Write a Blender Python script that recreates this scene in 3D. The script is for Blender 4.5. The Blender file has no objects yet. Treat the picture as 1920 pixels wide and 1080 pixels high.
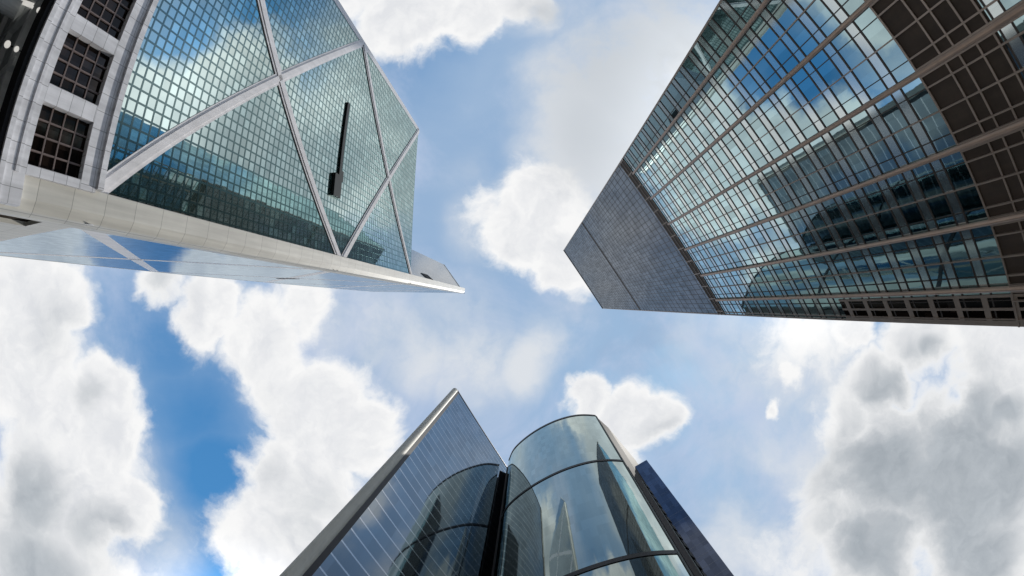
import bpy, math, random
from math import radians as R, sin, cos, tan, pi, hypot
from mathutils import Vector

random.seed(7)
SC = bpy.context.scene
COL = SC.collection
EYE = 1.6                      # eye height of the photographer above the pavement

# ------------------------------------------------------------------ basics
class MB:
    """collects faces (with uv in metres) and links them as one mesh object"""
    def __init__(s): s.v = []; s.f = []; s.uv = []; s.sm = []
    def face(s, pts, uv=None, smooth=False):
        i = len(s.v)
        for p in pts: s.v.append((p[0], p[1], p[2] + EYE))
        s.f.append(tuple(range(i, i + len(pts))))
        if uv is None: uv = [(0, 0)] * len(pts)
        s.uv.append(uv); s.sm.append(smooth)
    def box(s, O, X, Y, Z):
        """box with corner O and edge vectors X, Y, Z"""
        O, X, Y, Z = Vector(O), Vector(X), Vector(Y), Vector(Z)
        if X.cross(Y).dot(Z) < 0: X, Y = Y, X
        lx, ly, lz = X.length, Y.length, Z.length
        def q(a, b, c, d, u, w): s.face([a, b, c, d], [(0, 0), (u, 0), (u, w), (0, w)])
        A = O; B = O + X; C = O + X + Y; D = O + Y
        q(A, B, B + Z, A + Z, lx, lz); q(B, C, C + Z, B + Z, ly, lz)
        q(C, D, D + Z, C + Z, lx, lz); q(D, A, A + Z, D + Z, ly, lz)
        q(A, D, C, B, ly, lx); q(A + Z, B + Z, C + Z, D + Z, lx, ly)
    def tube(s, c, r, z0, z1, n=20, cap=True):
        P = [(c[0] + r * cos(2 * pi * i / n), c[1] + r * sin(2 * pi * i / n)) for i in range(n)]
        for i in range(n):
            a, b = P[i], P[(i + 1) % n]
            u0 = 2 * pi * r * i / n; u1 = 2 * pi * r * (i + 1) / n
            s.face([(a[0], a[1], z0), (b[0], b[1], z0), (b[0], b[1], z1), (a[0], a[1], z1)],
                   [(u0, z0), (u1, z0), (u1, z1), (u0, z1)], True)
        if cap:
            s.face([(p[0], p[1], z1) for p in P]); s.face([(p[0], p[1], z0) for p in reversed(P)])
    def prism(s, poly, z0, z1, side=True, top=True, bottom=False):
        """vertical prism over a counter-clockwise (seen from +Z) polygon"""
        u = 0
        for i in range(len(poly)):
            a, b = poly[i], poly[(i + 1) % len(poly)]
            l = hypot(b[0] - a[0], b[1] - a[1])
            if side:
                s.face([(a[0], a[1], z0), (b[0], b[1], z0), (b[0], b[1], z1), (a[0], a[1], z1)],
                       [(u, z0), (u + l, z0), (u + l, z1), (u, z1)])
            u += l
        if top: s.face([(p[0], p[1], z1) for p in poly])
        if bottom: s.face([(p[0], p[1], z0) for p in reversed(poly)])
    def build(s, name, mat, parent=None):
        me = bpy.data.meshes.new(name)
        me.from_pydata(s.v, [], s.f)
        ul = me.uv_layers.new(name='UVMap')
        k = 0
        for uv in s.uv:
            for c in uv: ul.data[k].uv = c; k += 1
        for i, sm in enumerate(s.sm):
            if sm: me.polygons[i].use_smooth = True
        me.materials.append(mat); me.update()
        o = bpy.data.objects.new(name, me); COL.objects.link(o)
        if parent is not None:
            o.parent = parent
            o.matrix_parent_inverse = parent.matrix_basis.inverted()
        return o

def thing(name, label, cat, loc, group=None):
    o = bpy.data.objects.new(name, None); COL.objects.link(o)
    o.location = loc; o['label'] = label; o['category'] = cat
    o.empty_display_size = 2
    if group: o['group'] = group
    return o

class Frame:
    """a vertical plane: normal azimuth phi away from the street corner, distance d. a runs along it, o stands out towards the street"""
    def __init__(s, phi, d):
        s.n = Vector((cos(phi), sin(phi), 0)); s.t = Vector((-sin(phi), cos(phi), 0)); s.d = d
    def p(s, a, h, o=0.0):
        v = s.n * (s.d - o) + s.t * a
        return Vector((v.x, v.y, h))
    def bar(s, mb, a0, a1, h0, h1, o0, o1):
        mb.box(s.p(a0, h0, o0), s.t * (a1 - a0), -s.n * (o1 - o0), Vector((0, 0, h1 - h0)))
    def quad(s, mb, a0, a1, h0, h1, o=0.0):
        pts = [s.p(a0, h0, o), s.p(a1, h0, o), s.p(a1, h1, o), s.p(a0, h1, o)]
        uv = [(a0, h0), (a1, h0), (a1, h1), (a0, h1)]
        N = (pts[1] - pts[0]).cross(pts[2] - pts[0])
        if N.dot(-s.n) < 0: pts.reverse(); uv.reverse()
        mb.face(pts, uv)
    def slant(s, mb, A, B, w, o0, o1):
        """a straight bar from A to B (a, h) in the plane, cut off level with the plane's own verticals"""
        A3, B3 = s.p(A[0], A[1], o0), s.p(B[0], B[1], o0)
        D = (B3 - A3); L = D.length; D.normalize()
        side = D.cross(s.n).normalized()
        mb.box(A3 - side * w / 2, side * w, -s.n * (o1 - o0), D * L)

# ------------------------------------------------------------------ materials
def nodes_of(name):
    m = bpy.data.materials.new(name); m.use_nodes = True
    nt = m.node_tree
    return m, nt, nt.nodes, nt.links, nt.nodes['Principled BSDF']

def solid(name, col, rough=.6, var=.12, scale=.35, metal=0.0, bump=0.0, spec=.4, streak=0.0, joints=None):
    """painted metal, stone or concrete with uneven tone, weather streaks and a little relief"""
    m, nt, N, L, P = nodes_of(name)
    tc = N.new('ShaderNodeTexCoord')
    nz = N.new('ShaderNodeTexNoise'); nz.inputs['Scale'].default_value = scale; nz.inputs['Detail'].default_value = 6
    nz.inputs['Roughness'].default_value = .65
    L.new(tc.outputs['Object'], nz.inputs['Vector'])
    mp = N.new('ShaderNodeMapping'); mp.inputs['Scale'].default_value = (1.3, 1.3, .06)
    L.new(tc.outputs['Object'], mp.inputs['Vector'])
    n2 = N.new('ShaderNodeTexNoise'); n2.inputs['Scale'].default_value = 1.2; n2.inputs['Detail'].default_value = 5
    L.new(mp.outputs[0], n2.inputs['Vector'])
    a = N.new('ShaderNodeMapRange'); a.inputs['From Min'].default_value = .3; a.inputs['From Max'].default_value = .7
    a.inputs['To Min'].default_value = 1 - var; a.inputs['To Max'].default_value = 1 + var
    L.new(nz.outputs['Fac'], a.inputs['Value'])
    b = N.new('ShaderNodeMapRange'); b.inputs['From Min'].default_value = .35; b.inputs['From Max'].default_value = .65
    b.inputs['To Min'].default_value = 1 - max(streak, var * .7); b.inputs['To Max'].default_value = 1.0
    L.new(n2.outputs['Fac'], b.inputs['Value'])
    mu = N.new('ShaderNodeMath'); mu.operation = 'MULTIPLY'
    L.new(a.outputs[0], mu.inputs[0]); L.new(b.outputs[0], mu.inputs[1])
    vm = N.new('ShaderNodeVectorMath'); vm.operation = 'SCALE'; vm.inputs[0].default_value = col
    L.new(mu.outputs[0], vm.inputs['Scale']); L.new(vm.outputs[0], P.inputs['Base Color'])
    P.inputs['Roughness'].default_value = rough; P.inputs['Metallic'].default_value = metal
    P.inputs['Specular IOR Level'].default_value = spec
    if joints:
        uv = N.new('ShaderNodeUVMap'); bk = N.new('ShaderNodeTexBrick')
        bk.inputs['Color1'].default_value = (1, 1, 1, 1); bk.inputs['Color2'].default_value = (.9, .9, .9, 1); bk.inputs['Mortar'].default_value = (.45, .45, .45, 1)
        bk.inputs['Scale'].default_value = 1.0; bk.inputs['Mortar Size'].default_value = .035; bk.inputs['Mortar Smooth'].default_value = .2
        bk.inputs['Brick Width'].default_value = joints[0]; bk.inputs['Row Height'].default_value = joints[1]; bk.offset = 0
        L.new(uv.outputs[0], bk.inputs['Vector'])
        m2 = N.new('ShaderNodeVectorMath'); m2.operation = 'MULTIPLY'
        L.new(vm.outputs[0], m2.inputs[0]); L.new(bk.outputs['Color'], m2.inputs[1]); L.new(m2.outputs[0], P.inputs['Base Color'])
    if bump:
        bp = N.new('ShaderNodeBump'); bp.inputs['Strength'].default_value = bump; bp.inputs['Distance'].default_value = .02
        L.new(nz.outputs['Fac'], bp.inputs['Height']); L.new(bp.outputs[0], P.inputs['Normal'])
    return m

def mirror_glass(name, tint, pane=(1.4, 1.4), off=(0, 0), tilt=.006, rough=.02, var=.10, wave=.002, deep=(.01, .014, .016),
                 base=0.0, blinds=0.0, f0=.2, f90=.95, p=1.5):
    """coated curtain-wall glass: each pane sits at its own tiny angle and carries its own tone"""
    m, nt, N, L, P = nodes_of(name)
    uv = N.new('ShaderNodeUVMap')
    mp = N.new('ShaderNodeMapping'); mp.vector_type = 'TEXTURE'
    mp.inputs['Location'].default_value = (off[0], off[1], 0)
    mp.inputs['Scale'].default_value = (pane[0], pane[1], 1)
    L.new(uv.outputs[0], mp.inputs['Vector'])
    fl = N.new('ShaderNodeVectorMath'); fl.operation = 'FLOOR'; L.new(mp.outputs[0], fl.inputs[0])
    wn = N.new('ShaderNodeTexWhiteNoise'); wn.noise_dimensions = '3D'; L.new(fl.outputs[0], wn.inputs['Vector'])
    sb = N.new('ShaderNodeVectorMath'); sb.operation = 'SUBTRACT'; sb.inputs[1].default_value = (.5, .5, .5)
    L.new(wn.outputs['Color'], sb.inputs[0])
    sc = N.new('ShaderNodeVectorMath'); sc.operation = 'SCALE'; sc.inputs['Scale'].default_value = tilt
    L.new(sb.outputs[0], sc.inputs[0])
    tc = N.new('ShaderNodeTexCoord')
    wv = N.new('ShaderNodeTexNoise'); wv.inputs['Scale'].default_value = .55; wv.inputs['Detail'].default_value = 2
    L.new(tc.outputs['Object'], wv.inputs['Vector'])
    sb2 = N.new('ShaderNodeVectorMath'); sb2.operation = 'SUBTRACT'; sb2.inputs[1].default_value = (.5, .5, .5)
    L.new(wv.outputs['Color'], sb2.inputs[0])
    sc2 = N.new('ShaderNodeVectorMath'); sc2.operation = 'SCALE'; sc2.inputs['Scale'].default_value = wave * 6
    L.new(sb2.outputs[0], sc2.inputs[0])
    ge = N.new('ShaderNodeNewGeometry')
    a1 = N.new('ShaderNodeVectorMath'); a1.operation = 'ADD'; L.new(ge.outputs['Normal'], a1.inputs[0]); L.new(sc.outputs[0], a1.inputs[1])
    a2 = N.new('ShaderNodeVectorMath'); a2.operation = 'ADD'; L.new(a1.outputs[0], a2.inputs[0]); L.new(sc2.outputs[0], a2.inputs[1])
    nn = N.new('ShaderNodeVectorMath'); nn.operation = 'NORMALIZE'; L.new(a2.outputs[0], nn.inputs[0])
    rg = N.new('ShaderNodeMapRange'); rg.inputs['To Min'].default_value = 1 - var; rg.inputs['To Max'].default_value = 1 + var * .4
    L.new(wn.outputs['Value'], rg.inputs['Value'])
    cs = N.new('ShaderNodeVectorMath'); cs.operation = 'SCALE'; cs.inputs[0].default_value = tint
    L.new(rg.outputs[0], cs.inputs['Scale'])
    # weak mirror when met head-on, strong at a glancing angle
    lw = N.new('ShaderNodeLayerWeight'); lw.inputs['Blend'].default_value = .5
    pw = N.new('ShaderNodeMath'); pw.operation = 'POWER'; pw.inputs[1].default_value = p; L.new(lw.outputs['Facing'], pw.inputs[0])
    fr = N.new('ShaderNodeMath'); fr.operation = 'MULTIPLY_ADD'; fr.inputs[1].default_value = f90 - f0; fr.inputs[2].default_value = f0
    L.new(pw.outputs[0], fr.inputs[0])
    cf = N.new('ShaderNodeVectorMath'); cf.operation = 'SCALE'; L.new(cs.outputs[0], cf.inputs[0]); L.new(fr.outputs[0], cf.inputs['Scale'])
    N.remove(P)
    P = N.new('ShaderNodeBsdfGlossy'); P.inputs['Roughness'].default_value = rough
    L.new(cf.outputs[0], P.inputs['Color']); L.new(nn.outputs[0], P.inputs['Normal'])
    # what shows of the room or blind behind the coating
    df = N.new('ShaderNodeBsdfDiffuse')
    bl = N.new('ShaderNodeMapRange'); bl.inputs['From Min'].default_value = .8; bl.inputs['From Max'].default_value = .82
    bl.inputs['To Min'].default_value = 1.0; bl.inputs['To Max'].default_value = 1.0 + blinds
    L.new(wn.outputs['Value'], bl.inputs['Value'])
    dc = N.new('ShaderNodeVectorMath'); dc.operation = 'SCALE'; dc.inputs[0].default_value = deep
    L.new(bl.outputs[0], dc.inputs['Scale']); L.new(dc.outputs[0], df.inputs['Color'])
    ad = N.new('ShaderNodeMixShader'); ad.inputs['Fac'].default_value = .15 + base
    L.new(P.outputs[0], ad.inputs[1]); L.new(df.outputs[0], ad.inputs[2])
    L.new(ad.outputs[0], N['Material Output'].inputs['Surface'])
    return m

def lamp_mat(name, col, power):
    m, nt, N, L, P = nodes_of(name)
    P.inputs['Base Color'].default_value = (.8, .8, .78, 1)
    P.inputs['Emission Color'].default_value = (*col, 1); P.inputs['Emission Strength'].default_value = power * .5
    return m

M = {}
M['alu'] = solid('pale_aluminium', (.84, .82, .83), .42, .08, .25, .0, .05, .5, .14)
M['alu_warm'] = solid('warm_aluminium', (.68, .665, .61), .45, .07, .22, 0, .05, .5, .20, (3.4, 4.0))
M['base_stone'] = solid('pale_stone_cladding', (.80, .80, .83), .6, .10, .4, 0, .1, .4, .22, (1.7, 1.5))
M['glass_tri'] = mirror_glass('teal_mirror_glass', (.84, 1.0, .97), (1.36, 1.36), (.0, .0), .0045, .02, .20, .0006, (.07, .14, .13), .05, 1.5, .33, .94, 1.4)
M['glass_tri_side'] = mirror_glass('blue_mirror_glass', (.78, .90, 1.0), (1.36, 1.36), (.0, .0), .003, .05, .08, .002, (.05, .08, .13), .05, 0, .2, .85, 1.5)
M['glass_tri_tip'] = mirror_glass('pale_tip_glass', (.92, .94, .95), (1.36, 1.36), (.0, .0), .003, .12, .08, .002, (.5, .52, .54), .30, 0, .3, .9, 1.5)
M['tri_grid'] = mirror_glass('dark_teal_mullion', (.60, .85, .85), (9, 9), (0, 0), 0, .18, .05, .0, (.03, .07, .07), .1, 0, .06, .80, 1.6)
M['dark_glass'] = mirror_glass('dark_window_glass', (.9, .8, .75), (1.3, 1.45), (0, 0), .01, .06, .3, .002, (.02, .013, .01), .1, 2.0, .03, .25, 3)
M['window_bar'] = solid('brown_window_bar', (.17, .13, .12), .5)
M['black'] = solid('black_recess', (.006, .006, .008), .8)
M['soffit'] = solid('dark_soffit_panel', (.5, .54, .55), .6, .3, .2)
M['soffit_beam'] = solid('grey_soffit_beam', (.75, .78, .78), .5, .15, .3)
M['steel_black'] = solid('black_painted_steel', (.008, .012, .013), .5)
M['glass_box'] = mirror_glass('blue_green_mirror_glass', (.72, .97, 1.0), (2.5, 4.2), (3.0, 22.1), .0035, .02, .22, .0010, (.01, .04, .045), .0, 2.0, .58, .98, 1.2)
M['glass_box_top'] = mirror_glass('grey_upper_glass', (.92, .96, 1.0), (1.5, 4.2), (3.0, 22.1), .004, .06, .22, .0008, (.04, .045, .05), .15, .8, .16, .50, 1.5)
M['spandrel'] = mirror_glass('pale_spandrel_glass', (.92, 1.0, .98), (2.5, 4.2), (3.0, 22.1), .003, .10, .08, .001, (.28, .32, .32), .08, 0, .70, .98, 1.2)
M['transom'] = solid('dark_bronze_transom', (.075, .06, .05), .45, .15, .5, .2)
M['steel'] = solid('beige_stainless_steel', (.52, .36, .26), .38, .12, .4, .35, .03, .5, .15)
M['steel_thin'] = solid('beige_thin_mullion', (.40, .31, .245), .42, .12, .4, .3, .03, .5, .1)
M['louvre'] = solid('brown_louvre_panel', (.075, .052, .036), .7, .25, .3)
M['glass_flat'] = mirror_glass('slate_mirror_glass', (.76, .88, 1.0), (3.2, 4.3), (16.4, 48.7), .0012, .04, .12, .0012, (.02, .022, .03), 0, 0, .10, .70, 1.7)
M['fin_pale'] = mirror_glass('pale_floor_fin', (.92, .95, 1.0), (9, 9), (0, 0), 0, .12, .05, .0008, (.25, .27, .3), .05, 0, .20, .95, 1.3)
M['beige'] = solid('beige_column_cladding', (.66, .63, .54), .6, .08, .3, 0, .05, .5, .12)
M['glass_curve'] = mirror_glass('green_curved_mirror_glass', (.86, 1.0, .97), (1.6, 4.3), (0, 0), .0030, .03, .09, .0008, (.02, .03, .03), 0, 0, .20, .92, 1.3)
M['dark_trim'] = solid('dark_floor_band', (.028, .026, .028), .5, .2, .4)
M['navy'] = mirror_glass('navy_glass', (.55, .68, 1.0), (1.6, 4.3), (0, 0), .003, .05, .25, .001, (.03, .038, .08), .15, 1.0, .10, .46, 1.7)
M['navy_line'] = mirror_glass('navy_joint', (.7, .8, 1.0), (9, 9), (0, 0), 0, .15, .05, .0005, (.05, .06, .10), .1, 0, .1, .55, 1.6)
M['umber'] = solid('dark_umber_cladding', (.05, .043, .04), .8, .2, .3, 0, 0, .1)
M['green_grey'] = solid('green_grey_cladding', (.12, .13, .12), .8, .12, .3)
M['roof'] = solid('grey_roof_deck', (.2, .2, .2), .9)
M['pavement'] = solid('pale_stone_paving', (.38, .37, .35), .8, .15, .3, 0, .2)
M['asphalt'] = solid('asphalt', (.05, .05, .052), .9, .2, .6, 0, .2)
M['paint'] = solid('white_road_paint', (.75, .75, .73), .6)
M['lamp'] = lamp_mat('lit_lamp', (1, .97, .9), 1.1)

# ------------------------------------------------------------------ camera
OPT_TILT = (R(2.21), R(2.18))
def tilt_vec(v, sgn):
    tx, ty = OPT_TILT; t = hypot(tx, ty)
    ax = Vector((-ty, tx, 0)) / t
    c, s = cos(sgn * t), sin(sgn * t)
    return v * c + ax.cross(v) * s + ax * ax.dot(v) * (1 - c)
def look(x, y):
    """direction in the world seen at a point of the photograph's 1920 x 1080 frame"""
    dx, dy = x - 960, y - 540; r = hypot(dx, dy) + 1e-9; th = r / 800.0
    return tilt_vec(Vector((dx / r * sin(th), dy / r * sin(th), cos(th))), -1)

cd = bpy.data.cameras.new('camera'); cam = bpy.data.objects.new('camera', cd); COL.objects.link(cam)
cam.location = (0, 0, EYE)
from mathutils import Matrix
right = tilt_vec(Vector((1, 0, 0)), -1); down = tilt_vec(Vector((0, 1, 0)), -1); fwd = tilt_vec(Vector((0, 0, 1)), -1)
rot = Matrix((right, -down, -fwd)).transposed()
cam.rotation_euler = rot.to_euler()
cd.type = 'PANO'
cd.panorama_type = 'FISHEYE_LENS_POLYNOMIAL'
cd.fisheye_fov = R(179)
cd.sensor_width = 36; cd.sensor_fit = 'HORIZONTAL'; cd.sensor_height = 20.25
cd.fisheye_polynomial_k0 = 0; cd.fisheye_polynomial_k1 = -1 / 15.0
cd.fisheye_polynomial_k2 = 0; cd.fisheye_polynomial_k3 = 0; cd.fisheye_polynomial_k4 = 0
cd.clip_start = .05; cd.clip_end = 20000
SC.camera = cam

# ------------------------------------------------------------------ light
SUN_AZ, SUN_EL = R(31), R(66)
S = Vector((cos(SUN_EL) * cos(SUN_AZ), cos(SUN_EL) * sin(SUN_AZ), sin(SUN_EL)))
sd = bpy.data.lights.new('sun', 'SUN'); sun = bpy.data.objects.new('sun', sd); COL.objects.link(sun)
sd.energy = 3.0; sd.angle = R(.5); sd.color = (1, .96, .89)
sun.rotation_euler = S.to_track_quat('Z', 'Y').to_euler(); sun.location = S * 300

W = bpy.data.worlds.new('World'); SC.world = W; W.use_nodes = True
nt = W.node_tree; N = nt.nodes; L = nt.links
bg = N['Background']; bg.inputs['Strength'].default_value = .1
sky = N.new('ShaderNodeTexSky'); sky.sky_type = 'NISHITA'; sky.sun_disc = False
sky.sun_elevation = SUN_EL; sky.sun_rotation = R(90) - SUN_AZ
sky.air_density = 1.0; sky.dust_density = .6; sky.ozone_density = 1.5
tc = N.new('ShaderNodeTexCoord')
def vm(op, a, b=None, sc=None):
    n = N.new('ShaderNodeVectorMath'); n.operation = op
    for k, x in enumerate((a, b)):
        if x is None: continue
        if isinstance(x, (tuple, Vector)): n.inputs[k].default_value = tuple(x)
        else: L.new(x, n.inputs[k])
    if sc is not None: n.inputs['Scale'].default_value = sc
    return n.outputs['Value'] if op in ('DISTANCE', 'DOT_PRODUCT', 'LENGTH') else n.outputs[0]
def mt(op, a, b=0.0, c=None):
    n = N.new('ShaderNodeMath'); n.operation = op
    for k, x in enumerate((a, b, c)):
        if x is None: continue
        if isinstance(x, (int, float)): n.inputs[k].default_value = x
        else: L.new(x, n.inputs[k])
    return n.outputs[0]
def ramp(x, a, b, lo=0.0, hi=1.0, kind='SMOOTHSTEP'):
    n = N.new('ShaderNodeMapRange'); n.interpolation_type = kind
    n.inputs['From Min'].default_value = a; n.inputs['From Max'].default_value = b
    n.inputs['To Min'].default_value = lo; n.inputs['To Max'].default_value = hi
    L.new(x, n.inputs['Value']); return n.outputs['Result']
def noise(vec, scale, detail, rough=.55, dist=0.0, color=False, lac=2.0):
    n = N.new('ShaderNodeTexNoise'); n.inputs['Scale'].default_value = scale; n.inputs['Detail'].default_value = detail
    n.inputs['Roughness'].default_value = rough; n.inputs['Distortion'].default_value = dist; n.inputs['Lacunarity'].default_value = lac
    L.new(vec, n.inputs['Vector']); return n.outputs['Color'] if color else n.outputs['Fac']
def mixc(f, a, b):
    n = N.new('ShaderNodeMix'); n.data_type = 'RGBA'
    if isinstance(f, (int, float)): n.inputs[0].default_value = f
    else: L.new(f, n.inputs[0])
    for k, x in ((6, a), (7, b)):
        if isinstance(x, tuple): n.inputs[k].default_value = (*x, 1)
        else: L.new(x, n.inputs[k])
    return n.outputs[2]

d0 = vm('NORMALIZE', tc.outputs['Generated'])
w1 = vm('SCALE', vm('SUBTRACT', noise(d0, 5.0, 3, .6, 0, True), (.5, .5, .5)), sc=.11)
w2 = vm('SCALE', vm('SUBTRACT', noise(d0, 16.0, 4, .6, 0, True), (.5, .5, .5)), sc=.055)
dw = vm('ADD', vm('ADD', d0, w1), w2)

def field(blobs, vec, floor=0.0):
    """soft union of round patches of sky: (x, y, radius, height), where they stand in the sky"""
    acc = None
    for x, y, r, h in blobs:
        dis = vm('DISTANCE', vec, look(x, y))
        v = ramp(dis, 0.0, r / 800.0, h, 0.0)
        acc = v if acc is None else mt('MAXIMUM' if h > 0 else 'MINIMUM', acc, v)
        if h < 0: pass
    return acc

#CLOUDS_BEGIN
CUMULUS = [
 # top
 (735, 45, 115, 1.0), (800, 20, 135, 1.0), (680, -30, 130, 1.0), (895, 20, 115, 1.0), (960, -15, 100, .9), (860, -60, 150, 1.0),
 # bright heap at the lower end of the grey bank
 (960, 420, 110, .85), (1020, 390, 140, 1.0), (1065, 470, 130, 1.0), (985, 455, 100, .95), (1040, 510, 70, .9), (905, 400, 80, .5),
 # lower left cumulus
 (40, 560, 170, 1.0), (105, 560, 110, 1.0), (40, 700, 190, 1.0), (150, 800, 170, 1.0), (120, 930, 240, 1.0),
 (225, 965, 115, 1.0), (90, 1080, 260, 1.0), (185, 730, 100, .95), (215, 830, 90, .9),
 # second cumulus, running down
 (300, 530, 90, .8), (390, 585, 115, .9), (490, 640, 140, 1.0), (590, 770, 170, 1.0), (670, 820, 130, 1.0),
 (570, 900, 180, 1.0), (490, 1000, 150, 1.0), (560, 1020, 150, 1.0), (640, 1060, 130, .9), (570, 580, 110, .7), (530, 720, 130, .9),
 # small cumulus above the curved tower
 (1190, 790, 115, 1.0), (1110, 750, 75, .95), (1222, 782, 84, 1.0), (1150, 850, 110, .9),
 # right
 (1448, 762, 36, .8), (1480, 704, 46, .7), (1620, 606, 80, .8), (1740, 620, 130, .95), (1880, 630, 170, 1.0),
 (1660, 715, 110, .95), (1880, 740, 190, 1.0), (1790, 860, 250, 1.0), (1670, 880, 200, 1.0), (1860, 1020, 260, 1.0),
 (1640, 1030, 190, .95), (1590, 800, 110, .7), (1560, 960, 170, .6), (1900, 900, 220, 1.0), (1520, 1060, 170, .5), (1500, 640, 170, .4),
 # out of the frame, seen only in the glass
 (1450, 330, 260, .95), (1330, 300, 220, .95), (1560, 240, 240, 1.0), (1720, 230, 160, 1.0), (1500, 160, 120, .7), (1300, 170, 150, .7),
 (300, 1260, 170, 1.0), (440, 1320, 170, 1.0), (580, 1330, 150, 1.0), (760, 1120, 130, .9), (860, 1180, 230, .9), (760, 980, 130, .6),
 (300, 200, 250, .8), (600, 330, 160, .8), (1000, -150, 200, .9), (700, -260, 240, .9),
]
VEIL = [
 (1180, 150, 250, 1.0), (1090, 220, 190, .95), (1070, 150, 150, .85), (1270, 70, 220, .9), (1160, 330, 220, 1.0), (1060, 300, 160, .9), (1000, 380, 130, .8),
 (890, 690, 170, .75), (975, 690, 120, .85), (780, 660, 170, .6), (700, 600, 170, .55), (860, 620, 200, .45), (1010, 660, 130, .6),
 (1400, 660, 220, .45), (1520, 700, 240, .6), (1500, 880, 260, .6), (1420, 1010, 230, .6), (1560, 640, 150, .7), (1290, 620, 120, .4),
 (1000, 20, 110, .6), (1090, 20, 140, .4), (860, 330, 120, .25), (900, 420, 130, .5), (620, 620, 130, .5), (250, 900, 160, .35), (300, 1040, 170, .45),
 (1380, 850, 160, .3), (1050, 590, 150, .3),
]
GREY = [
 (1190, 140, 330, .60), (1130, 240, 240, .55), (1290, 30, 260, .6), (1180, 330, 190, .42), (1020, 10, 90, .5),
 (1740, 830, 260, 1.0), (1700, 960, 300, 1.0), (1640, 860, 150, .9), (1830, 880, 190, .9), (1650, 1050, 200, .8), (1770, 650, 60, .8), (1890, 780, 70, .7), (1840, 1060, 170, .6),
 (40, 930, 150, .6), (180, 1000, 110, .5), (170, 745, 60, .4), (480, 760, 120, .25), (590, 960, 170, .3), (60, 1060, 150, .6), (300, 540, 120, .4), (100, 620, 120, .3),
 (500, 880, 110, .3), (1270, 840, 120, .45), (1380, 300, 330, 1.0), (1500, 330, 200, .8), (300, 200, 300, .7), (640, 330, 260, .7),
]
DEEP = [
 (320, 650, 210, .75), (250, 600, 150, .55), (370, 780, 220, .9), (400, 870, 190, 1.0), (420, 970, 150, .8), (440, 1060, 170, .9),
 (450, 1140, 220, 1.0), (540, 1180, 200, 1.0), (480, 850, 100, .8),
 (780, 135, 140, .35), (850, 90, 90, .3), (560, 560, 60, .3),
 (1400, 40, 150, 1.0), (1480, 30, 170, 1.0), (1640, 60, 130, .8),
]
#CLOUDS_END
base = field(CUMULUS, dw)
grey = field(GREY, vm('ADD', d0, w1))
grey = ramp(grey, .05, .62)
deep = field(DEEP, vm('ADD', d0, w1))
fa_ = noise(dw, 6.5, 10, .60, .25)
fs_ = noise(vm('ADD', dw, tuple(S * .022)), 6.5, 10, .60, .25)
fb2 = noise(d0, 3.2, 6, .6, .3)
den = mt('ADD', base, mt('MULTIPLY', mt('SUBTRACT', fa_, .5), 1.05))
den = mt('ADD', den, mt('MULTIPLY', mt('SUBTRACT', fb2, .5), .25))
cover = ramp(den, .14, .55)
veil = mt('MULTIPLY', field(VEIL, vm('ADD', d0, w1)), ramp(mt('ADD', mt('MULTIPLY', fa_, .6), mt('MULTIPLY', fb2, .4)), .34, .62, .45, 1.15, 'LINEAR'))
veil = ramp(veil, .04, .72, 0.0, .95)
relief = mt('MULTIPLY', mt('SUBTRACT', fa_, fs_), 3.6)          # side of each heap turned to the sun
# blue of the sky: deep where the air is clear, milky elsewhere
hue = vm('MULTIPLY', sky.outputs[0], (.66, 1.5, 1.8))
haze_n = noise(d0, 2.6, 7, .62, .5)
haze = mt('ADD', .93, mt('MULTIPLY', mt('SUBTRACT', haze_n, .5), .55))
haze = mt('SUBTRACT', haze, mt('MULTIPLY', deep, 1.0))
hzc = N.new('ShaderNodeClamp'); L.new(haze, hzc.inputs['Value']); hz = hzc.outputs[0]
blue = mixc(hz, hue, (3.3, 4.7, 6.7))
milk = ramp(noise(vm('ADD', d0, (3.1, .7, 1.9)), 3.4, 7, .62, .5), .42, .72)
blue = mixc(mt('MULTIPLY', mt('MULTIPLY', milk, hz), .8), blue, (5.3, 6.1, 7.9))
# clouds: lit white, shaded blue-grey underneath
thick = ramp(den, .34, .90)
shade = mt('MULTIPLY', mt('MULTIPLY', grey, mt('MAXIMUM', thick, mt('MULTIPLY', veil, .9))), ramp(fb2, .34, .66, 1.0, .92))
body = ramp(mt('SUBTRACT', mt('MULTIPLY', thick, .62), relief), .10, 1.0, 0.0, 1.0, 'LINEAR')
white = mixc(mt('MULTIPLY', body, .50), (9.4, 9.4, 9.4), (5.9, 6.2, 6.8))
dark = mixc(ramp(relief, -.5, .6, 0.0, 1.0, 'LINEAR'), (3.5, 3.9, 4.3), (5.0, 5.4, 5.8))
cl = mixc(shade, white, dark)
fin = mixc(veil, blue, mixc(shade, (7.4, 7.7, 8.1), (5.6, 5.95, 6.3)))
fin = mixc(cover, fin, cl)
# low down, the city haze
up = N.new('ShaderNodeSeparateXYZ'); L.new(d0, up.inputs[0])
low = ramp(up.outputs['Z'], -.02, .22, 1.0, 0.0)
fin = mixc(mt('MULTIPLY', low, .7), fin, (9.0, 9.6, 10.4))
BRIGHT = [(450, 1270, 270, 2.0), (600, 1280, 220, 1.5), (760, 1200, 230, .5), (1450, 300, 380, 1.0), (1690, 200, 300, 2.2), (1330, 260, 200, .45)]
glow = mt('ADD', 1.0, mt('MULTIPLY', field(BRIGHT, d0), .9))       # added boost of unseen sky patches, to brighten the glass reflections
gl = N.new('ShaderNodeVectorMath'); gl.operation = 'SCALE'; L.new(fin, gl.inputs[0]); L.new(glow, gl.inputs['Scale'])
L.new(gl.outputs[0], bg.inputs['Color'])

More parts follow.
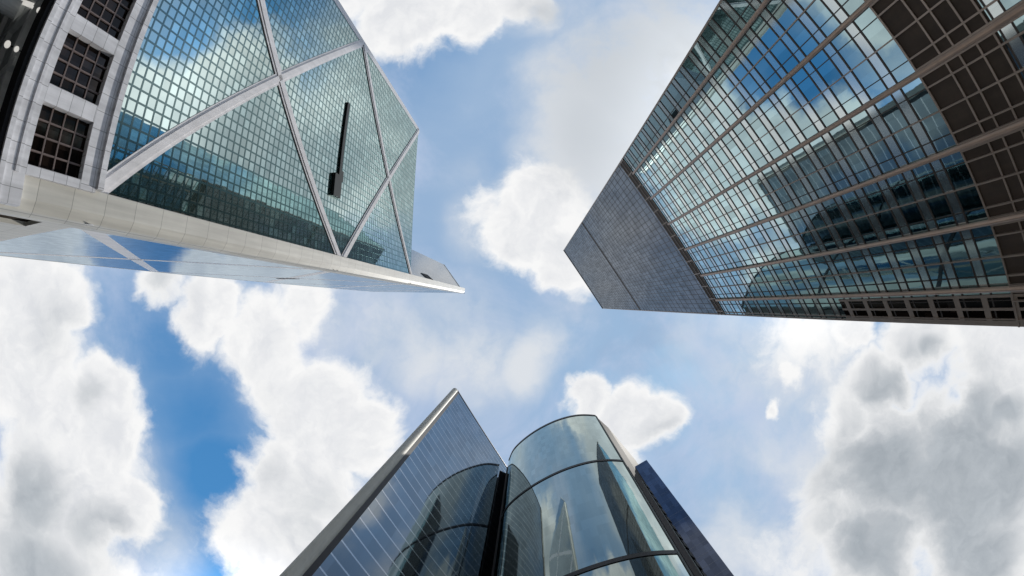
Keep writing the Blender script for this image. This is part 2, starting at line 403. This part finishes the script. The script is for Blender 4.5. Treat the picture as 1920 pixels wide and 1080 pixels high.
# ------------------------------------------------------------------ the ground
def struct(o): o['kind'] = 'structure'; return o
g = MB(); e = 6000
g.face([(-e, -e, -EYE), (e, -e, -EYE), (e, e, -EYE), (-e, e, -EYE)])
struct(g.build('ground', M['asphalt']))
pv = MB()
pv.box((-14, -22, -EYE), (34, 0, 0), (0, 40, 0), (0, 0, .13))
struct(pv.build('pavement', M['pavement']))
rd = MB()
for k in range(-9, 10):
    rd.box((-24.1, k * 9, -EYE + .004), (.15, 0, 0), (0, 4, 0), (0, 0, .004))
struct(rd.build('road_marking', M['paint']))

# ------------------------------------------------------------------ 1. the triangulated tower
E_ = Frame(R(180.75), 38.41)                     # its street face
n, t = E_.n, E_.t
A0, A1, A2 = 6.05, 9.02, 59.61                   # outer corner, glass edge at the corner column, far edge
H0, H1, H2, HT, HO = 21.9, 79.55, 134.9, 252.2, 336.7
def tp(a, dep, h): v = n * dep + t * a; return Vector((v.x, v.y, h))
D1, D2 = 38.41, 96.2
tri = thing('skyscraper', 'faceted glass tower with pale diagonal bracing and dark gridded windows in its white base', 'skyscraper', tp(30, 60, 0) * 1)
tri.location = tp(30, 67, -EYE) + Vector((0, 0, EYE))
tri['group'] = 'glass towers around the street corner'

# glass of the street face
f = MB(); E_.quad(f, A1 - .1, A2, H0 + .3, H2)
f.build('glass_facade', M['glass_tri'], tri)
# mullion grid: square panes
gr = MB(); step = 1.36
a = A1 + .4
while a < A2 - .5:
    E_.bar(gr, a - .115, a + .115, H0 + .4, H2 - .02, .003, .020); a += step
h = H0 + 1.0
while h < H2:
    E_.bar(gr, A1, A2 - .3, h - .13, h + .13, .004, .024); h += step
gr.build('mullion_grid', M['tri_grid'], tri)
# bracing of the street face
def brace(fr, A, B, w=1.9, k=1.0):
    b = MB()
    if k == 0: fr.slant(b, A, B, w, .004, .012); return b.build('brace', M['alu'], tri)
    fr.slant(b, A, B, w, .03, .03 + .16 * k)
    fr.slant(b, A, B, w * .5, .032 + .16 * k, .03 + .30 * k)
    return b.build('brace', M['alu'], tri)
AL, AR = A1 - .9, A2 - .4
brace(E_, (AL, H0 - .2), (AR, H1)); brace(E_, (AR, H0 - .2), (AL, H1 + 1))
brace(E_, (AL, H1 + 1.5), (AR, H2)); brace(E_, (AR, H1 + .5), (AL, H2 + 1))
# side face
Sf = Frame(math.atan2(t.y, t.x), A0)             # plane a = A0; outward is -t, towards the street
# along Sf the running coordinate is measured on its own tangent: (-t.y, t.x) = -n
def sd_a(dep): return -dep
f = MB(); Sf.quad(f, sd_a(D1 + .6), sd_a(D2), H0 + .3, HT)
f.build('glass_facade', M['glass_tri_side'], tri)
hs = [H0, H1, H2, H2 + 57.4, HT]
for i in range(4):
    brace(Sf, (sd_a(D1 + .6), hs[i]), (sd_a(D2 - .6), hs[i + 1]), 2.4, .0)
    brace(Sf, (sd_a(D2 - .6), hs[i]), (sd_a(D1 + .6), hs[i + 1]), 2.4, .0)
c = MB(); Sf.bar(c, sd_a(D2 + .3), sd_a(D2 - .7), -EYE, HT, .002, .02)
c.build('corner_column', M['alu_warm'], tri)
# inner faces and sloping glass roofs of the four wedges
O = Vector((-67.79, -31.74, 0))
C1 = tp(A0, D1, 0); C2 = tp(A0, D2, 0); E1 = tp(A2, D1, 0); E2 = tp(A2, D2, 0)
def up_(p, h): return Vector((p.x, p.y, h))
def tri_face(mb, pts):
    p0 = pts[0]; u = (pts[1] - pts[0]); u.z = 0; u.normalize()
    mb.face(pts, [((p - p0).dot(u), p.z) for p in pts])
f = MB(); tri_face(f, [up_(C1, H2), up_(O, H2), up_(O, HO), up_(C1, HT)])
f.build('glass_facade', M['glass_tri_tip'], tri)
f = MB(); tri_face(f, [up_(C2, H0), up_(O, H0), up_(O, HO), up_(C2, HT)])
f.build('glass_facade', M['glass_tri_side'], tri)
def wedge_roof(p, q, h, ho):
    f = MB(); tri_face(f, [up_(p, h), up_(q, h), up_(O, ho)]); return f.build('roof', M['glass_tri_side'], tri)
wedge_roof(C1, C2, HT, HO); wedge_roof(E1, C1, H2, H2 + 57); wedge_roof(E2, E1, H1, H1 + 57); wedge_roof(C2, E2, H2 + 30, H2 + 88)
f = MB(); tri_face(f, [up_(E1, -EYE), up_(E2, -EYE), up_(E2, H1), up_(E1, H2)])
tri_face(f, [up_(E2, -EYE), up_(C2, -EYE), up_(C2, H2 + 30), up_(E2, H2 + 30)])
tri_face(f, [up_(E2, H1), up_(O, H1), up_(O, H2 + 88), up_(E2, H2 + 30)])
tri_face(f, [up_(E1, H1), up_(O, H1), up_(O, H2 + 57), up_(E1, H2)])
f.build('rear_facade', M['glass_tri_side'], tri)
# metal edges along the rising ridges
def edge_bar(P, Q, r, name='ridge_trim', mat='alu_warm'):
    D = (Q - P); Lg = D.length; D.normalize()
    X = D.cross(Vector((0, 0, 1))).normalized(); Y = D.cross(X).normalized()
    b = MB(); b.box(P - X * r - Y * r, X * 2 * r, Y * 2 * r, D * Lg); return b.build(name, M[mat], tri)
edge_bar(up_(C1, HT), up_(O, HO), .25)
edge_bar(up_(O, H2), up_(O, HO), .3)
# a light strut inside the upper triangular face, below the tip
ed = (O - C1).normalized(); dm = Frame(math.atan2(ed.x, -ed.y), 0)
dm.n = Vector((-ed.y, ed.x, 0)) * (1 if Vector((-ed.y, ed.x, 0)).dot(C1) > 0 else -1)
dm.t = Vector((ed.x, ed.y, 0)); dm.d = dm.n.dot(C1); aC = dm.t.dot(C1)
def brace_d(A, B, w=1.4):
    b = MB(); dm.slant(b, (aC + A[0], A[1]), (aC + B[0], B[1]), w, .05, .4); return b.build('brace', M['alu'], tri)
b = MB(); dm.bar(b, aC + 6.6, aC + 10.2, 178, 190, .02, .25); b.build('ventilation_opening', M['black'], tri)
b = MB(); Sf.bar(b, sd_a(73.2), sd_a(66.5), 108.5, 111.5, .013, .06); b.build('ventilation_opening', M['black'], tri)
# corner column between the two faces: wide, chamfered towards the sun
cc = MB()
poly = [E_.p(A1, 0, .55), E_.p(7.0, 0, .35), E_.p(A0 + .05, 0, -.25), E_.p(A0 - .28, 0, -.9), E_.p(A0 - .28, 0, -2.2), E_.p(A0 + .5, 0, -2.2), E_.p(A1, 0, -.4)]
poly = [(p.x, p.y) for p in poly]
ar = sum(poly[i][0] * poly[(i + 1) % 7][1] - poly[(i + 1) % 7][0] * poly[i][1] for i in range(7))
if ar < 0: poly.reverse()
cc.prism(poly, -EYE, HT - .3, bottom=True)
cc.build('corner_column', M['alu_warm'], tri)
cj = MB(); h = H0 + 4
cc2 = MB()
E_.bar(cc2, A2 - 1.0, A2 + .5, -EYE, H2 + .2, .025, .06)
cc2.build('corner_column', M['alu'], tri)
# slim dark boom with a box at its end
boom = thing('maintenance_boom', 'thin black boom with a boxy cradle at its end, lying across the teal glass facade', 'boom', E_.p(31, 76.5 + EYE, .3))
bm = MB()
E_.bar(bm, 25.0, 41.6, 76.5, 77.6, .03, .42); bm.build('boom_arm', M['steel_black'], boom)
bk = MB(); E_.bar(bk, 20.4, 25.0, 74.2, 77.4, .03, .75); E_.bar(bk, 24.2, 26.4, 77.602, 78.6, .03, .42)
bk.build('cradle', M['steel_black'], boom)
# base: pale wall with square dark windows
HB, HC = 11.4, 22.2
WC = [12.15 + 6.85 * k for k in range(7)]; WW, W0, W1 = 2.62, 14.2, 20.3
bw = MB()
E_.bar(bw, A0 + .2, A2 + .6, HB, W0, -.6, .9)
E_.bar(bw, A1 - .3, A2 + .6, W1, HC, -.6, .9)
prev = A1 - .3
for c_ in WC:
    E_.bar(bw, prev, c_ - WW, W0, W1, -.6, .9); prev = c_ + WW
E_.bar(bw, prev, A2 + .6, W0, W1, -.6, .9)
E_.bar(bw, A1, A2 + .6, HC + .002, HC + .75, -.5, 1.25)        # string course
E_.bar(bw, A0 + .2, A2 + .6, HB - .002, HB + .55, .903, 1.15)
E_.bar(bw, A1 - .3, A2 + .6, W0 - 1.15, W0 - .75, .903, 1.03)
bw.build('base_wall', M['base_stone'], tri)
for c_ in WC:
    wn_ = MB(); E_.quad(wn_, c_ - WW - .05, c_ + WW + .05, W0 - .05, W1 + .05, .12)
    wo = wn_.build('window', M['dark_glass'], tri)
    fr = MB()
    for k in range(1, 4):
        x = c_ - WW + 2 * WW * k / 4; E_.bar(fr, x - .075, x + .075, W0, W1, .125, .30)
        y = W0 + (W1 - W0) * k / 4; E_.bar(fr, c_ - WW, c_ + WW, y - .075, y + .075, .126, .32)
    fr.build('glazing_bars', M['window_bar'], wo)
# base of the side face
sb_ = MB()
Sf.bar(sb_, sd_a(D2), sd_a(46.5), -EYE, H0 + .3, -.5, .12)
Sf.bar(sb_, sd_a(46.5), sd_a(D1 + 2.3), 18.6, H0 + .3, -.5, .12); Sf.bar(sb_, sd_a(46.5), sd_a(D1 + 2.3), -EYE, 13.2, -.5, .12)
sb_.build('base_wall', M['alu_warm'], tri)
dk = MB(); Sf.bar(dk, sd_a(46.45), sd_a(D1 + 2.4), 13.2, 18.6, -.5, -.3); dk.build('window', M['dark_glass'], tri)
# undercroft: dark soffit with beams and lit lamps
so = MB(); so.box(tp(A0 + 1, D1 - .1, HB + .5), t * (A2 - A0 - 1), n * 46, (0, 0, .6))
so.build('soffit', M['soffit'], tri)
blk = MB(); E_.bar(blk, A0 + 1, A2, 10.9, HB - .01, -1.6, .75); blk.build('fascia_shadow_bar', M['black'], tri)  # solid black bar painting in the shadow gap under the base
bmz = MB()
for k in range(8): bmz.box(tp(11.5 + 6.85 * k, D1 + 3.6, HB - .35), t * .9, n * 40, (0, 0, .84))
for k in range(5): bmz.box(tp(A0 + 1, D1 + 5.2 + 7.2 * k, HB - .25), t * (A2 - A0 - 2), n * 1.0, (0, 0, .74))
bmz.build('soffit_beams', M['soffit_beam'], tri)
def globe(c, r):
    mb = MB(); n_, m_ = 14, 8
    for i in range(m_):
        t0, t1 = pi * i / m_, pi * (i + 1) / m_
        for j in range(n_):
            p0, p1 = 2 * pi * j / n_, 2 * pi * (j + 1) / n_
            q = lambda t_, p_: (c.x + r * sin(t_) * cos(p_), c.y + r * sin(t_) * sin(p_), c.z + r * cos(t_))
            if i == 0: mb.face([q(t0, 0), q(t1, p0), q(t1, p1)], None, True)
            elif i == m_ - 1: mb.face([q(t0, p0), q(t1, 0), q(t0, p1)], None, True)
            else: mb.face([q(t0, p0), q(t1, p0), q(t1, p1), q(t0, p1)], None, True)
    return mb
LAMPS = [('round lit lamp hanging under the dark soffit, nearest the black gap at the upper end', 73, 19, 10.95, .27),
         ('largest round lit lamp under the dark soffit, at its lower end', 14, 83, 10.5, .38),
         ('smaller round lit lamp beside the largest one under the dark soffit', 31, 92, 10.8, .28)]
for lab, x, y, h_, r_ in LAMPS:
    v = look(x, y); v = v * (h_ / v.z)
    lt = thing('ceiling_lamp', lab, 'lamp', (v.x, v.y, HB + EYE), 'round lamps under the dark soffit')
    globe(v, r_).build('lamp_globe', M['lamp'], lt)
    stm = MB(); stm.tube((v.x, v.y), .05, h_ + r_ * .9, HB + .45, 8); stm.build('stem', M['steel_black'], lt)
va = look(30, -2); va = va * (10.9 / va.z); vb = look(60, 10); vb = vb * (10.9 / vb.z)
lt = thing('strip_lamp', 'long lit strip lamp under the dark soffit beside the round lamps', 'lamp', (va.x, va.y, HB + EYE))
mb = MB(); dv = vb - va; sdv = dv.cross(Vector((0, 0, 1))).normalized() * .25
mb.box(va - sdv, dv, sdv * 2, (0, 0, .45)); mb.build('lamp_tube', M['lamp'], lt)
mb = MB(); mb.box(va - sdv * .4 + dv * .4, dv * .1, sdv * .8, (0, 0, HB + .5 - va.z)); mb.build('stem', M['steel_black'], lt)
lb = MB(); lb.box(tp(A0 + 2, D1 + 26, -EYE), t * (A2 - A0 - 3), n * 1, (0, 0, HB + EYE + .4)); lb.build('lobby_wall', M['dark_glass'], tri)
for k in range(4):
    v = tp(12 + 14 * k, D1 + 9, 0); pl = MB(); pl.tube((v.x, v.y), 1.0, -EYE, 10.3, 20); pl.build('column', M['soffit_beam'], tri)

# ------------------------------------------------------------------ 2. the box tower with steel tubes
B_ = Frame(R(-33.8), 39.34)
L0, L1, TOP = -16.75, 29.9, 281.0
box = thing('skyscraper', 'square glass tower gridded by beige steel tubes, with brown louvre bands near its foot', 'skyscraper', B_.p(7, 0, -23.4))
box['group'] = 'glass towers around the street corner'
core = MB()
pts = [B_.p(L0, 0), B_.p(L1, 0), B_.p(L1, 0, -46.8), B_.p(L0, 0, -46.8)]
pl_ = [(p.x, p.y) for p in pts]
ar = sum(pl_[i][0] * pl_[(i + 1) % 4][1] - pl_[(i + 1) % 4][0] * pl_[i][1] for i in range(4))
if ar < 0: pl_.reverse()
ins = MB(); ins.prism(pl_, -EYE, TOP - .5)
# split: the street face carries its own uv
cf = MB(); B_.quad(cf, L0, L1, 22.1, 100, .02); cf.build('glass_facade', M['glass_box'], box)
cf = MB(); B_.quad(cf, L0, L1, 100, TOP, .02); cf.build('upper_glass_facade', M['glass_box_top'], box)
cf = MB(); B_.quad(cf, L0, L1, -EYE, 12.2, .02); cf.build('glass_facade', M['glass_box'], box)
ins.build('tower_body', M['glass_box'], box)
PER = 4.2
sp = MB(); tr = MB()
h = 22.1 + 2.95
sp2 = MB(); tr2_ = MB()
while h < TOP - 2:
    if h < 97:
        B_.bar(sp, L0 + .02, L1 - .02, h, h + 1.2, .025, .04)
        B_.bar(tr, L0, L1, h - .24, h + .0, .026, .10); B_.bar(tr, L0, L1, h + 1.2, h + 1.44, .026, .10)
    elif h > 103.6:
        B_.bar(tr2_, L0, L1, h - .14, h + .14, .021, .05)
    h += PER
for h in (2.6, 6.8, 10.6):
    B_.bar(sp, L0 + .02, L1 - .02, h, h + 1.2, .025, .04); B_.bar(tr, L0, L1, h - .24, h, .026, .10); B_.bar(tr, L0, L1, h + 1.2, h + 1.44, .026, .10)
sp.build('spandrel_strips', M['spandrel'], box); tr.build('transoms', M['transom'], box); tr2_.build('upper_transoms', M['transom'], box)
# brown louvre bands
def louvre(h0, h1, o0, o1):
    lv = MB(); B_.bar(lv, L0, L1, h0, h1, o0, o1); return lv.build('louvre_band', M['louvre'], box)
lvo = louvre(12.22, 22.08, -.2, .03)
lg = MB()
for hh in (22.0, 18.6, 16.85, 14.65, 12.6): B_.bar(lg, L0, L1, hh - .12, hh + .12, .031, .22)
lg.build('louvre_grid', M['steel_thin'], lvo)
lvo = louvre(98.8, 103.2, .03, .10)
lg = MB(); k = L0 + .4
while k < L1:
    B_.bar(lg, k - .12, k + .12, 98.9, 103.1, .101, .2); k += 3.75
for hh in (99.0, 101.0, 102.9): B_.bar(lg, L0, L1, hh - .08, hh + .08, .102, .19)
lg.build('louvre_grid', M['steel_thin'], lvo)
louvre(182.2, 184.0, .03, .10)
ug = MB(); k = L0 + 1.2
while k < L1 - .5:
    B_.bar(ug, k - .06, k + .06, 103.3, TOP - .5, .022, .055); k += 1.5
ug.build('upper_mullions', M['transom'], box)
# verticals: thin flanking lines and the big tubes
COLS = [-12.0, -4.5, 3.0, 10.45, 18.0, 25.25]
ml = MB(); mf = MB()
for c_ in COLS:
    B_.bar(ml, c_ + 3.75 - .07, c_ + 3.75 + .07, 22.0, 98.7, .06, .2)
    for s_ in (-1.45, 1.45): B_.bar(mf, c_ + s_ - .05, c_ + s_ + .05, 22.0, 98.7, .06, .12)
    for s_ in (-1.45, 1.45): B_.bar(ml, c_ + s_ - .08, c_ + s_ + .08, -EYE, 22.0, .1, .33)
    for s_ in (-.36, .36): B_.bar(ml, c_ + s_ - .08, c_ + s_ + .08, -EYE, 22.0, .1, .4)
    B_.bar(ml, c_ + 3.75 - .08, c_ + 3.75 + .08, -EYE, 22.0, .1, .33)
B_.bar(ml, L0, L0 + .3, -EYE, TOP, .0, .12); B_.bar(ml, L1 - .35, L1, -EYE, TOP, .0, .12)
ml.build('mullions', M['steel_thin'], box); mf.build('fine_mullions', M['transom'], box)
for c_ in COLS:
    v = B_.p(c_, 0, .30); tb = MB(); tb.tube((v.x, v.y), .29, -EYE, 98.7, 16); tb.build('steel_tube', M['steel'], box)
# corner bay, low down: grille over a panel with a dark reflection painted in
cb = MB()
h = 4.6
while h < 53:
    B_.bar(cb, 26.0, L1 - .36, h, h + .9, .06, .14); h += PER
for a_ in (26.0, 27.6, 29.2): B_.bar(cb, a_ - .001, a_ + .32, 4, 53, .061, .145)
cb.build('corner_bay_grille', M['steel_thin'], box)
dkb = MB(); B_.bar(dkb, 26.0, L1 - .36, 0, 53, .045, .056); dkb.build('corner_bay_reflection', M['dark_glass'], box)
rf = MB(); B_.bar(rf, L0 - .1, L1 + .1, TOP - .5, TOP, -47, .3); rf.build('roof', M['roof'], box)

# ------------------------------------------------------------------ 3. the flat slab with an acute corner
PA, PB = Vector((-30.4, 37.6, 0)), Vector((-8.9, 73.0, 0))
tt = (PB - PA).normalized(); nn = Vector((tt.y, -tt.x, 0))
HF = 180.0
F_ = Frame(math.atan2(-nn.y, -nn.x), (-nn).dot(PA))
sg = 1 if F_.t.dot(tt) > 0 else -1
def fa(x): return F_.t.dot(PA) + sg * x           # x metres from the acute corner along the face
LEN = (PB - PA).length
flat = thing('skyscraper', 'slate blue glass slab tower with a pointed corner and a beige column down its edge', 'skyscraper', (-26, 68, 0))
flat['group'] = 'glass towers around the street corner'
def fbar(mb, x0, x1, h0, h1, o0, o1): F_.bar(mb, fa(x0), fa(x1), h0, h1, o0, o1)
f = MB(); F_.quad(f, fa(1.1), fa(LEN), -EYE, HF, 0); f.build('glass_facade', M['glass_flat'], flat)
bd = MB()
back = [(PA.x, PA.y), (PB.x, PB.y), (-14, 112), (-66, 92)]
pp = [(p[0] - nn.x * .05, p[1] - nn.y * .05) for p in back]
ar = sum(pp[i][0] * pp[(i + 1) % 4][1] - pp[(i + 1) % 4][0] * pp[i][1] for i in range(4))
if ar < 0: pp.reverse()
bd.prism(pp, -EYE, HF - .2); bd.build('tower_body', M['glass_flat'], flat)
fn = MB(); h = 48.7 - 4.3 * 11
while h < HF - 1:
    fbar(fn, 1.15, LEN - .2, h - .2, h + .2, .003, .016); h += 4.3
fn.build('floor_fins', M['fin_pale'], flat)
st = MB(); fbar(st, -.1, 1.15, -EYE, HF, -.5, .02); st.build('recess_strip', M['dark_trim'], flat)
v = PA + (-tt) * .75 - nn * .95
cl_ = MB(); cl_.tube((v.x, v.y), 1.25, -EYE, HF - .4, 28); cl_.build('corner_column', M['beige'], flat)
rm = MB(); fbar(rm, -.3, LEN, HF + .002, HF + .7, -.4, .15); rm.build('roof_rim', M['dark_trim'], flat)
gp = MB()
gp.box((PB.x + .02, PB.y - 3.2, -EYE), (.9, 0, 0), (0, 5.5, 0), (0, 0, HF + EYE - 6)); gp.build('joint_strip', M['black'], flat)

# ------------------------------------------------------------------ 4. the curved tower
cur = thing('skyscraper', 'green mirror glass tower with a bowed front, dark floor bands and a navy side wing', 'skyscraper', (22, 72, 0))
cur['group'] = 'glass towers around the street corner'
key = [(-11.0, 78.0), (-8.3, 69.2), (-5.3, 62.9), (2.3, 56.0), (11.5, 50.9), (20.7, 48.4), (29.4, 48.7), (37.5, 51.0)]
arc = []
for i in range(1, 6):
    p0, p1, p2, p3 = [Vector(k) for k in key[i - 1:i + 3]]
    for j in range(14):
        u = j / 14
        arc.append(.5 * ((2 * p1) + (p2 - p0) * u + (2 * p0 - 5 * p1 + 4 * p2 - p3) * u * u + (3 * p1 - p0 - 3 * p2 + p3) * u ** 3))
arc.append(Vector(key[6]))
CT = 180.0
f = MB(); s_ = 0
for i in range(len(arc) - 1):
    a, b = arc[i], arc[i + 1]; l = (b - a).length
    f.face([(a.x, a.y, -EYE), (b.x, b.y, -EYE), (b.x, b.y, CT), (a.x, a.y, CT)], [(s_, -EYE), (s_ + l, -EYE), (s_ + l, CT), (s_, CT)], True)
    s_ += l
o = f.build('curved_glass_facade', M['glass_curve'], cur)
import bmesh
bm_ = bmesh.new(); bm_.from_mesh(o.data); bmesh.ops.remove_doubles(bm_, verts=bm_.verts, dist=.001); bm_.to_mesh(o.data); bm_.free()
def band(mb, h0, h1, out, inn=.0, i0=0, i1=None):
    i1 = len(arc) - 1 if i1 is None else i1
    def nrm(i):
        a = arc[max(i - 1, 0)]; b = arc[min(i + 1, len(arc) - 1)]; d_ = (b - a).normalized(); return Vector((d_.y, -d_.x))
    for i in range(i0, i1):
        a, b = arc[i], arc[i + 1]; na, nb_ = nrm(i), nrm(i + 1)
        A, Bq = a + na * out, b + nb_ * out; Ai, Bi = a + na * inn, b + nb_ * inn
        mb.face([(A.x, A.y, h0), (Bq.x, Bq.y, h0), (Bq.x, Bq.y, h1), (A.x, A.y, h1)], None, True)
        mb.face([(Ai.x, Ai.y, h0), (Bi.x, Bi.y, h0), (Bq.x, Bq.y, h0), (A.x, A.y, h0)])
        mb.face([(A.x, A.y, h1), (Bq.x, Bq.y, h1), (Bi.x, Bi.y, h1), (Ai.x, Ai.y, h1)])
for h0, h1 in ((CT - .2, CT + 1.5), (123.9, 125.2), (69.9, 71.3), (15.8, 17.2)):
    b = MB(); band(b, h0, h1, .18); b.build('floor_band', M['dark_trim'], cur)
# right side wall
e0 = arc[-1]
sw = MB()
poly = [(e0.x + .02, e0.y + .05), (35.0, 53.9), (48.2, 70.0), (40, 112), (-2, 100), (-4.5, 72)]
sw.prism(poly, -EYE, CT - .6); sw.build('side_wall', M['umber'], cur)
# pale vertical trims along the right edge
tr2 = MB(); tr2.box((e0.x - .1, e0.y - .25, -EYE), (.55, .25, 0), (-.2, .55, 0), (0, 0, CT + EYE)); tr2.build('edge_trim', M['green_grey'], cur)
tr3 = MB(); tr3.box((33.6, 52.2, -EYE), (.5, .45, 0), (-.45, .5, 0), (0, 0, 118)); tr3.build('edge_trim', M['green_grey'], cur)
gg = MB(); gg.box((30.2, 49.0, -EYE), (3.2, 2.9, 0), (-.4, .5, 0), (0, 0, 122)); gg.build('side_panel', M['umber'], cur)
h = 40
while h < 115:
    vs = MB(); vs.box((34.3, 52.6, h), (1.3, 1.2, 0), (-.5, .5, 0), (0, 0, 2.6)); vs.build('vent_slot', M['black'], cur); h += 4.3
# navy wing
wg = MB()
poly = [(37.6, 57.2), (41.75, 54.9), (53.0, 70.2), (48.4, 73.5)]
ar = sum(poly[i][0] * poly[(i + 1) % 4][1] - poly[(i + 1) % 4][0] * poly[i][1] for i in range(4))
if ar < 0: poly.reverse()
wg.prism(poly, 66, 140); wgo = wg.build('side_wing', M['navy'], cur)
wl = MB(); pa_, pb_ = Vector((*poly[0], 0)), Vector((*poly[1], 0))
if pa_.x > pb_.x: pa_, pb_ = pb_, pa_
wd = (pb_ - pa_); wn2 = Vector((wd.y, -wd.x, 0)).normalized()
h = 70.3
while h < 139:
    wl.box(pa_ + wn2 * .003 + Vector((0, 0, h)), wd, wn2 * .012, (0, 0, .12)); h += 4.3
wl.build('wing_seams', M['navy_line'], wgo)
wb = MB(); wb.prism(poly, -EYE, 65.9, top=True); wb.build('wing_base', M['beige'], wgo)

# ------------------------------------------------------------------ render settings
SC.view_settings.view_transform = 'Standard'; SC.view_settings.look = 'None'; SC.view_settings.exposure = 0; SC.view_settings.gamma = 1
SC.render.engine = 'CYCLES'
SC.cycles.max_bounces = 8; SC.cycles.glossy_bounces = 5; SC.cycles.diffuse_bounces = 3
SC.cycles.use_denoising = True
SC.cycles.caustics_reflective = False
SC.cycles.sample_clamp_indirect = 4
